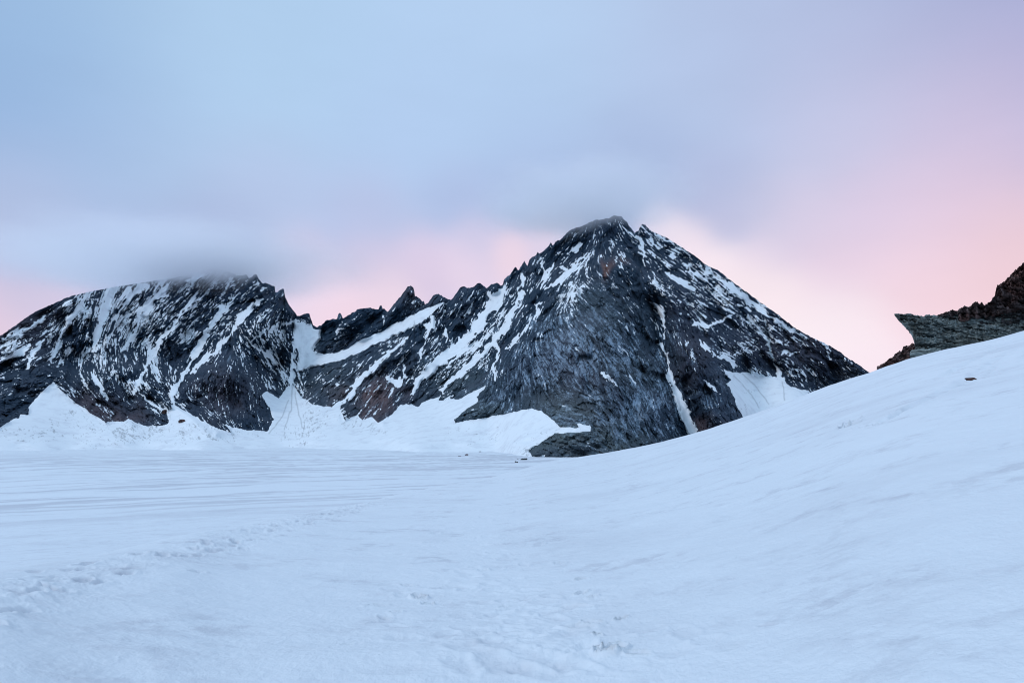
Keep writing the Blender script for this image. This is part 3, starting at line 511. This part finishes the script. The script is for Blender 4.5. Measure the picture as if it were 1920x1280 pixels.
phs = np.concatenate([np.radians(np.linspace(-180, -42, 70)[:-1]), np.radians(np.arange(-42, 42, 0.075)), np.radians(np.linspace(42, 180, 70))])
u1 = 1 / np.linspace(1 / 2.6, 1 / 60, 720); u2 = np.exp(np.linspace(math.log(60), math.log(1700), 330))[1:]
rs = np.concatenate([[0.6, 1.2, 1.9], u1, u2, [2200, 3000, 4500]])
GR, GP = np.meshgrid(rs, phs, indexing='ij')
gx, gy = np.sin(GP) * GR, np.cos(GP) * GR
gz = ground_z(gx, gy)
det = ground_detail(gx, gy)
# the trodden track: hundreds of boot prints
TR = [(-150,1178),(0,1122),(60,1104),(160,1072),(260,1046),(350,1030),(450,1004),(560,975),(650,950),(740,926),(800,914),(870,902),(940,893)]
tp = np.array([find_ground(*p)[:2] for p in TR])
pit = np.zeros_like(gz); dirt_dark = np.zeros_like(gz)
seg = np.concatenate([[0], np.cumsum(np.hypot(*np.diff(tp, axis=0).T))])
prng = np.random.default_rng(3)
def stamp(x, y, ln, wd, dep, ang, rim=0.35, dk=0.0):
    r = math.hypot(x, y); ph = math.atan2(x, y); R0 = 3.2 * max(ln, wd)
    i0 = max(np.searchsorted(rs, r - R0) - 1, 0); i1 = np.searchsorted(rs, r + R0) + 1
    dp = R0 / r; j0 = max(np.searchsorted(phs, ph - dp) - 1, 0); j1 = np.searchsorted(phs, ph + dp) + 1
    sx_, sy_ = gx[i0:i1, j0:j1] - x, gy[i0:i1, j0:j1] - y
    ca_, sa_ = math.cos(ang), math.sin(ang)
    a = (sx_ * ca_ + sy_ * sa_) / ln; b = (-sx_ * sa_ + sy_ * ca_) / wd
    q = a * a + b * b + 0.35 * vn(sx_ / wd * 1.3 + x * 7, sy_ / wd * 1.3 + y * 5, 8)
    pit[i0:i1, j0:j1] += -dep * np.exp(-q * q * 1.2) + dep * rim * np.exp(-(q - 1.9) ** 2 * 1.5)
    dirt_dark[i0:i1, j0:j1] += dk * np.exp(-q * q)  # beds of prints, hollows and cracks darkened in the snow colour
for k in range(1500):
    s = seg[-1] * prng.random() ** 1.25; i = min(np.searchsorted(seg, s, side='right') - 1, len(tp) - 2); f = (s - seg[i]) / (seg[i + 1] - seg[i])
    p = tp[i] * (1 - f) + tp[i + 1] * f; d = tp[i + 1] - tp[i]; d /= np.hypot(*d); nrm = np.array([-d[1], d[0]])
    p = p + nrm * prng.normal(0, 0.30 + 0.01 * s); rr = math.hypot(*p)
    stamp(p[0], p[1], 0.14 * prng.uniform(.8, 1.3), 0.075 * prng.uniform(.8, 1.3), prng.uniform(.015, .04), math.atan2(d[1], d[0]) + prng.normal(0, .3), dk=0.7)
# older, softened prints and melt hollows in front of the camera
for px, py, sc_, dp_ in [(785,1118,.16,.05),(800,1130,.10,.04),(705,1133,.14,.02),(765,1095,.14,.02),(742,1148,.1,.02),(890,1065,.14,.02),(905,1070,.12,.02),(945,1135,.1,.02),(850,1100,.3,.02),(1150,1226,.14,.045),(1135,1231,.10,.05),(1195,1230,.12,.03),(1120,1197,.06,.03),(1165,1163,.08,.03),(1110,1170,.14,.03),(1090,1110,.12,.03),(1110,1117,.10,.025),(1090,1082,.12,.03),(1048,1055,.16,.02),(1010,1022,.18,.02),(1075,1135,.25,.03),(1085,1180,.2,.04),(720,1160,.1,.015),(650,1212,.08,.015),(1440,1175,.1,.01)]:
    x, y, _ = find_ground(px, py); stamp(x, y, sc_ * prng.uniform(.6, .8), sc_ * .36, dp_ * 1.6, prng.uniform(-1, 1), .5, 0.6)
for k in range(220):   # faint line of prints running up the middle towards the peak
    f = prng.random(); px = np.interp(f, [0, .35, .6, 1], [1010, 930, 900, 960]) + prng.normal(0, 150 * (1 - f) + 16); py = 1270 - 370 * f
    x, y, _ = find_ground(px, py); stamp(x, y, prng.uniform(.10, .22), prng.uniform(.06, .13), prng.uniform(.006, .018), prng.uniform(0, 3.1), .5, 0.2)
mp_ = np.array([find_ground(*p)[:2] for p in [(1120,1278),(1010,1190),(930,1100),(893,1050),(890,1000),(910,950),(945,905),(972,874)]])
mk = (GR < 140) & (np.abs(GP) < math.radians(12)); bx, by = gx[mk], gy[mk]; bb = np.full(bx.shape, 1e9)
for a_, b_ in zip(mp_[:-1], mp_[1:]):
    dx, dy = b_ - a_; tt = np.clip(((bx - a_[0]) * dx + (by - a_[1]) * dy) / (dx * dx + dy * dy), 0, 1); bb = np.minimum(bb, np.hypot(bx - a_[0] - tt * dx, by - a_[1] - tt * dy))
dirt_dark[mk] -= 0.9 * np.exp(-(bb / (0.22 + .012 * GR[mk])) ** 2) * (0.6 + .5 * fbm(bx / .5, by / .5, 220, 3, .6))
# small crevasse cracks on the right slope, and its two ski grooves
def crack(pts_, wd, dep, n=60, dk=0.5):
    P = np.array([find_ground(*p)[:2] for p in pts_]); 
    for k in range(n):
        f = k / (n - 1) * (len(P) - 1); i = min(int(f), len(P) - 2); q = P[i] * (1 - f + i) + P[i + 1] * (f - i); d = P[i + 1] - P[i]
        L_ = max(np.hypot(*d) * (len(P) - 1) / n, wd * 1.2); e = math.sin(math.pi * k / (n - 1)) ** .6
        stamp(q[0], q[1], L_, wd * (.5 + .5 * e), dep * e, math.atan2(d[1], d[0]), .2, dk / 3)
crack([(1572,800),(1592,795),(1612,789)], .12, .14, 24, .9); crack([(1580,793),(1600,786),(1616,780)], .10, .12, 24, .8); crack([(1600,806),(1640,797),(1655,795)], .08, .05, 24, .4)
crack([(1650,795),(1720,760),(1800,715),(1870,675),(1915,650)], .3, .07, 70, .12); crack([(1750,712),(1800,690),(1850,664),(1900,638)], .3, .07, 60, .12); crack([(1790,722),(1840,700),(1880,680)], .25, .06, 40, .10)
# churned band of the track
bd = np.full(gz.shape, 1e9); mk = (GR < 110) & (GP < math.radians(4)) & (GP > math.radians(-44))
bx, by = gx[mk], gy[mk]; bb = np.full(bx.shape, 1e9)
for a_, b_ in zip(tp[:-1], tp[1:]):
    dx, dy = b_ - a_; tt = np.clip(((bx - a_[0]) * dx + (by - a_[1]) * dy) / (dx * dx + dy * dy), 0, 1)
    bb = np.minimum(bb, np.hypot(bx - a_[0] - tt * dx, by - a_[1] - tt * dy))
wb = np.exp(-(bb / (0.42 + 0.012 * GR[mk])) ** 2)
ch = fbm(bx / .22, by / .22, 200, 4, .6, True); ch2 = fbm(bx / .6, by / .6, 210, 3, .55)
pit[mk] += wb * (0.024 * ch * (1 + GR[mk] / 60) + 0.03 * ch2 - 0.03); dirt_dark[mk] += wb * np.clip(-ch * .5 + ch2 * .6, 0, 1) * .8
gz = gz + det + pit
# wind ripples on the far glacier
cor = np.cos(math.radians(12)); sir = np.sin(math.radians(12))
rp = 0

def rotc(a): a = math.radians(a); return gx * math.cos(a) + gy * math.sin(a), gy * math.cos(a) - gx * math.sin(a)
u_, v_ = rotc(38); st1 = fbm(u_ / 75 + .6 * fbm(gx / 50, gy / 50, 77, 2), v_ / 11, 71, 4, 0.58)
u_, v_ = rotc(16); st2 = fbm(u_ / 150, v_ / 30, 72, 3, 0.5)
stripe = smooth(-0.12, 0.30, st1 + 0.5 * st2 + .05 * vn(gx / 300, gy / 300, 5))
far = smooth(1300, 900, GR) * smooth(90, 260, GR) * np.clip(1 - smooth(-6, 2, gz), 0, 1)
nr, nc = gx.shape; idx = np.arange(nr * nc).reshape(nr, nc)
q = np.stack([idx[:-1, :-1], idx[1:, :-1], idx[1:, 1:], idx[:-1, 1:]], -1).reshape(-1, 4)
gv = np.stack([gx, gy, gz], -1).reshape(-1, 3)
hub = len(gv); gv = np.concatenate([gv, [[0, 0, float(gz[0].mean())]]])
mesh_obj("snow_field", gv, q[:, ::-1], MAT_SNOW, attrs={"far": np.append(far.ravel(), 0), "stripe": np.append(stripe.ravel(), 0), "dirt_dark": np.append(np.clip(dirt_dark, -.9, .9).ravel(), 0)}, props={"kind": "structure", "label": "wide snow covered glacier and slope"})

# ------------------------------------------------------------------ rock outcrops on the right slope
def rock_material(name, dark, light, warm, wamt, bed=6.0):
    m, t, b = new_mat(name); g = G(t)
    A = g.attr("bed"); n = g.noise(0.9, 6, 0.65, (0.22, 0.22, 2.4), (0, math.radians(-9), 0)); f = g.noise(5, 5, 0.7, (0.35, 0.35, 2.4), (0, math.radians(-9), 0)); big = g.noise(0.22, 4, 0.6)
    x = g.m('ADD', g.m('MULTIPLY', n, 0.55), g.m('ADD', g.m('MULTIPLY', f, 0.35), g.m('MULTIPLY', A, 0.35)))
    c = g.mix(g.ramp(x, 0.42, 0.88), dark, light)
    c = g.mix(g.m('MULTIPLY', g.ramp(big, 0.40, 0.60), wamt), c, warm)
    g.l(c, b.inputs['Base Color']); b.inputs['Roughness'].default_value = 0.8; b.inputs['Specular IOR Level'].default_value = 0.3
    g.l(g.bump(f, 0.7, 0.12, g.bump(n, 0.7, 0.4)), b.inputs['Normal'])
    return m
MAT_SLAB = rock_material("grey_green_rock", (0.022, 0.036, 0.042), (0.34, 0.42, 0.43), (0.07, 0.07, 0.055), 0.35)
MAT_BROWN = rock_material("brown_rock", (0.014, 0.013, 0.016), (0.22, 0.18, 0.18), (0.17, 0.075, 0.06), 0.55)
MAT_SHADED = rock_material("shaded_rock", (0.008, 0.009, 0.012), (0.10, 0.11, 0.12), (0.06, 0.035, 0.035), 0.4)  # shade under the ridge put into this near black rock colour
def outcrop(name, mat, top, bot, r0, thick, label, cat, seed, disp=0.35, step=0.8, ring=150, tilt=0.0, lay=14.0, steps=0.0, sweep=0.0):
    x = np.arange(top[0][0], top[-1][0], step)
    t_ = np.interp(x, [p[0] for p in top], [p[1] for p in top]); b_ = np.interp(x, [p[0] for p in bot], [p[1] for p in bot])
    rag = disp * 5.0 * fbm(x / 9, x * 0 + seed, seed, 4, 0.6) * smooth(0, 12, b_ - t_)
    t_ = t_ + rag
    mid, half = (t_ + b_) / 2, np.maximum((b_ - t_) / 2, 0.3)
    nf = int(ring * 0.75); z1 = np.sin(np.linspace(math.pi / 2, -math.pi / 2, nf)) * 0.5 + np.linspace(1, -1, nf) * 0.5; z2 = np.linspace(-1, 1, ring - nf + 2)[1:-1]
    cz = np.concatenate([z1, z2]); cd = (1 - np.abs(cz) ** 3) ** (1 / 3.0) * np.concatenate([np.ones(nf), -np.ones(ring - nf)])
    pyv = mid[:, None] - half[:, None] * cz[None]
    tk = thick * np.minimum(1, (half / 18.0) ** 0.7)
    n_l = fbm(pyv / 3.2 + (x[:, None] - x[0]) * tilt / 3.2, np.repeat(x[:, None], ring, 1) / 45 + cd[None] * .4, seed + 3, 4, 0.6)
    n_b = fbm(np.repeat(x[:, None], ring, 1) / 16, pyv / 9 + cd[None] * 1.5 + (x[:, None] - x[0]) * tilt / 9, seed + 9, 4, 0.55, True)
    n_c = fbm(np.repeat(x[:, None], ring, 1) / 4.5, pyv / 3 + cd[None] * 2.5, seed + 19, 3, 0.6)
    rel = disp * (2.6 * np.abs(n_l) * -1 + 0.9 * n_b + 0.3 * n_c) * thick / 2.5 * np.minimum(1, half / 10)[:, None]
    if steps > 0: rel = rel + disp * 1.2 * (np.floor(n_b * 4) / 4)
    rr = r0 + sweep * (x - x[0])[:, None] - (tk[:, None] + rel) * cd[None]
    # overhang undercut: the lower front recedes
    ax, ay, at_ = ray(np.repeat(x[:, None], ring, 1), pyv)
    rc_ = r0 + sweep * (x - x[0])[:, None]
    vx_, vy_, vz_ = ax * rr, ay * rr, EYE + at_ * rc_
    vz_ = vz_ + 0.35 * disp * n_c * np.minimum(1, half / 12)[:, None]
    V_ = np.stack([vx_, vy_, vz_], -1).reshape(-1, 3); nxx = len(x); ii = np.arange(nxx * ring).reshape(nxx, ring)
    q_ = np.stack([ii[:-1], np.roll(ii[:-1], -1, 1), np.roll(ii[1:], -1, 1), ii[1:]], -1).reshape(-1, 4)
    caps = []
    for e in (0, nxx - 1):
        c0 = len(V_); V_ = np.concatenate([V_, V_[ii[e]].mean(0)[None]])
        for j in range(ring):
            a_, b2 = ii[e][j], ii[e][(j + 1) % ring]; caps.append((a_, b2, c0, c0) if e else (b2, a_, c0, c0))
    me = bpy.data.meshes.new(name); me.from_pydata(V_.tolist(), [], [tuple(int(v) for v in f) for f in q_] + [tuple(int(v) for v in f[:3]) for f in caps])
    me.polygons.foreach_set("use_smooth", np.ones(len(me.polygons), bool)); at = me.attributes.new("bed", 'FLOAT', 'POINT')
    at.data.foreach_set("value", np.append(n_l.ravel() + 0.5, [0, 0]).astype(np.float32)); me.materials.append(mat); me.update()
    o = bpy.data.objects.new(name, me); COL.objects.link(o); o["label"] = label; o["category"] = cat
    return o
outcrop("rock_slab", MAT_SLAB, [(1677,588),(1690,590),(1730,592),(1755,593),(1770,591),(1800,592),(1830,590),(1870,590),(1940,585),(2050,580)],
        [(1677,591),(1685,601),(1694,610),(1702,618),(1709,628),(1714,640),(1718,664),(1735,682),(1800,676),(1940,650),(2050,640)], 111.5, 2.4,
        "grey green rock slab jutting out over the snow with a pointed tip", "rock outcrop", 11, 0.65, tilt=-0.16, sweep=-0.01)
outcrop("rock_ridge", MAT_BROWN, [(1750,598),(1757,593),(1770,588),(1785,583),(1800,580),(1815,577),(1830,571),(1842,570),(1846,576),(1860,566),(1866,556),(1870,538),(1878,535),(1885,530),(1890,524),(1900,515),(1912,503),(1920,497),(1960,470),(2040,440),(2120,450),(2260,500),(2420,540),(2560,600)],
        [(1750,600),(1779,597),(1802,607),(1848,600),(1870,596),(1920,585),(2120,560),(2300,600),(2560,640)], 110.5, 3.2, "dark brown broken rock ridge piled on top of the jutting grey slab", "rock ridge", 23, 0.75, tilt=-0.1, steps=1, sweep=-0.01)
outcrop("rock_ledge", MAT_SHADED, [(1822,604),(1835,602),(1848,597),(1870,594),(1920,580),(2100,540)], [(1822,610),(1860,618),(1920,612),(2100,590)], 109.3, 1.9, "layered rock ledge coloured dark as shade between the brown ridge and the grey slab", "rock ledge", 29, 0.6, tilt=-0.16, steps=1, sweep=-0.01)
outcrop("rock_rubble", MAT_BROWN, [(1644,687),(1655,681),(1664,677),(1668,674),(1677,666),(1681,662),(1690,658),(1694,649),(1702,650),(1712,646),(1724,644),(1745,650)],
        [(1644,694),(1700,690),(1745,685)], 124, 1.8, "low line of dark rubble on the snow crest left of the jutting slab", "rubble", 37, 0.7, steps=1)
outcrop("rock_block", MAT_SLAB, [(1706,661),(1710,657),(1722,655),(1745,654),(1765,654)], [(1706,671),(1712,674),(1765,678)], 108.5, 1.2, "small grey rock block wedged under the jutting slab at the snow edge", "rock", 41, 0.35)

# ------------------------------------------------------------------ single stones lying on the snow
def mtn_point(px, py):
    i = int(round(px - xs[0])); j = int(round((py - basepy[i]) / (skj[i] - basepy[i]) * (step_v - 1)))
    return float(Vx[j, i]), float(Vy[j, i]), float(Vz[j, i])
def stone(px, py, wpx, hpx, label, seed, on_mtn=False, mat=None, group=None):
    x, y, z = mtn_point(px, py) if on_mtn else find_ground(px, py)
    r = math.hypot(x, y); w = wpx / FPX * r / 2; h = hpx / FPX * r / 2
    me = bpy.data.meshes.new("stone"); import bmesh
    bm = bmesh.new(); bmesh.ops.create_icosphere(bm, subdivisions=4, radius=1)
    co = np.array([v.co[:] for v in bm.verts]); n = fbm(co[:, 0] * 1.3 + seed, co[:, 1] * 1.3 + co[:, 2] * 2.1, seed, 3, 0.6); n2 = fbm(co[:, 0] * 3 + seed, co[:, 1] * 3 + co[:, 2] * 5, seed + 4, 3, 0.6)
    co = co * (1 + 0.45 * n + 0.18 * n2)[:, None]; co = np.sign(co) * np.abs(co) ** 0.8 * np.array([w, max(w * 0.7, h), h])
    for v, c in zip(bm.verts, co): v.co = c
    bm.to_mesh(me); bm.free(); me.materials.append(mat or MAT_BROWN)
    o = bpy.data.objects.new("stone", me); COL.objects.link(o); o.location = (x, y, z + h * 0.3); o.rotation_euler[2] = -math.atan2(x, y)
    o["label"] = label; o["category"] = "stone"
    if group: o["group"] = group
    return o
stone(983, 862, 13, 5, "dark stone on the snow just left of the lowest rocky spur", 1, mat=MAT_SLAB)
stone(862, 856, 6, 2.4, "smaller left stone of the pair lying out on the open glacier", 2)
stone(875, 853, 6, 3.0, "right stone of the pair lying out on the open glacier", 3)
stone(900, 847, 4, 2.0, "tiny stone on the glacier up and right of the pair", 9)
stone(234, 835, 6, 3.0, "lone dark stone on the glacier below the left mountain", 4)
stone(1820, 711, 15, 4, "flat dark stone half sunk in the snow below the right outcrop", 5)
stone(994, 848, 7, 4, "small stone at the upper left edge of the lowest rocky spur", 6, mat=MAT_SLAB)
stone(311, 774, 15, 8, "brown boulder on the snow apron under the left mountain", 7, True)
stone(341, 791, 11, 7, "dark boulder on the snow apron right of the brown one", 8, True)

for k in range(8):
    stone(prng.uniform(958, 1012), prng.uniform(838, 868), prng.uniform(2.0, 4.5), prng.uniform(1.5, 2.5), "tiny dark stone scattered on the snow beside the lowest rocky spur", 20 + k, mat=MAT_SLAB, group="stones scattered beside the rocky spur")
# ------------------------------------------------------------------ clouds sitting on the two summits
def cloud(px, py, r, wx_, wz_, wd_, dens_, label, seed, cut=0.5, drop=0.0):
    import bmesh
    a, b_, t_ = [float(q) for q in ray(px, py)]
    bm = bmesh.new(); bmesh.ops.create_icosphere(bm, subdivisions=4, radius=1.0)
    me = bpy.data.meshes.new("cloud"); bm.to_mesh(me); bm.free()
    m = bpy.data.materials.new("cloud_mist"); m.use_nodes = True; t = m.node_tree; t.nodes.clear(); g = G(t)
    out = t.nodes.new('ShaderNodeOutputMaterial'); pv = t.nodes.new('ShaderNodeVolumePrincipled'); t.links.new(pv.outputs[0], out.inputs['Volume'])
    ln = g.n('ShaderNodeVectorMath', operation='LENGTH'); g.l(g.tc.outputs['Object'], ln.inputs[0])
    nz_ = g.noise(1.9, 6, 0.6, (1.0, 1.0, 0.45))
    f = g.ramp(g.m('ADD', g.m('SUBTRACT', 1.0, ln.outputs['Value']), g.m('MULTIPLY', g.m('SUBTRACT', nz_, 0.5), 1.3)), 0.10, 0.9)
    f = g.m('MULTIPLY', f, g.ramp(ln.outputs['Value'], 1.0, 0.45))
    g.l(g.m('MULTIPLY', f, dens_), pv.inputs['Density']); pv.inputs['Color'].default_value = (0.945, 0.952, 0.98, 1); pv.inputs['Anisotropy'].default_value = 0.2
    me.materials.append(m); o = bpy.data.objects.new("cloud", me); COL.objects.link(o)
    o.location = (a * r, b_ * r, EYE + t_ * r); o.scale = (wx_ / FPX * r, wd_, wz_ / FPX * r); o.rotation_euler[2] = -math.atan2(a, b_)
    o["label"] = label; o["kind"] = "stuff"
    return o
cloud(312, 486, 2450, 430, 92, 560, 0.0072, "grey cloud cap over the left mountain", 1)
cloud(360, 500, 2430, 190, 44, 420, 0.011, "thin mist wrapped round the crest of the left mountain", 3)
cloud(1085, 376, 1730, 290, 80, 400, 0.010, "grey cloud cap brushing the top of the pyramid peak", 2)
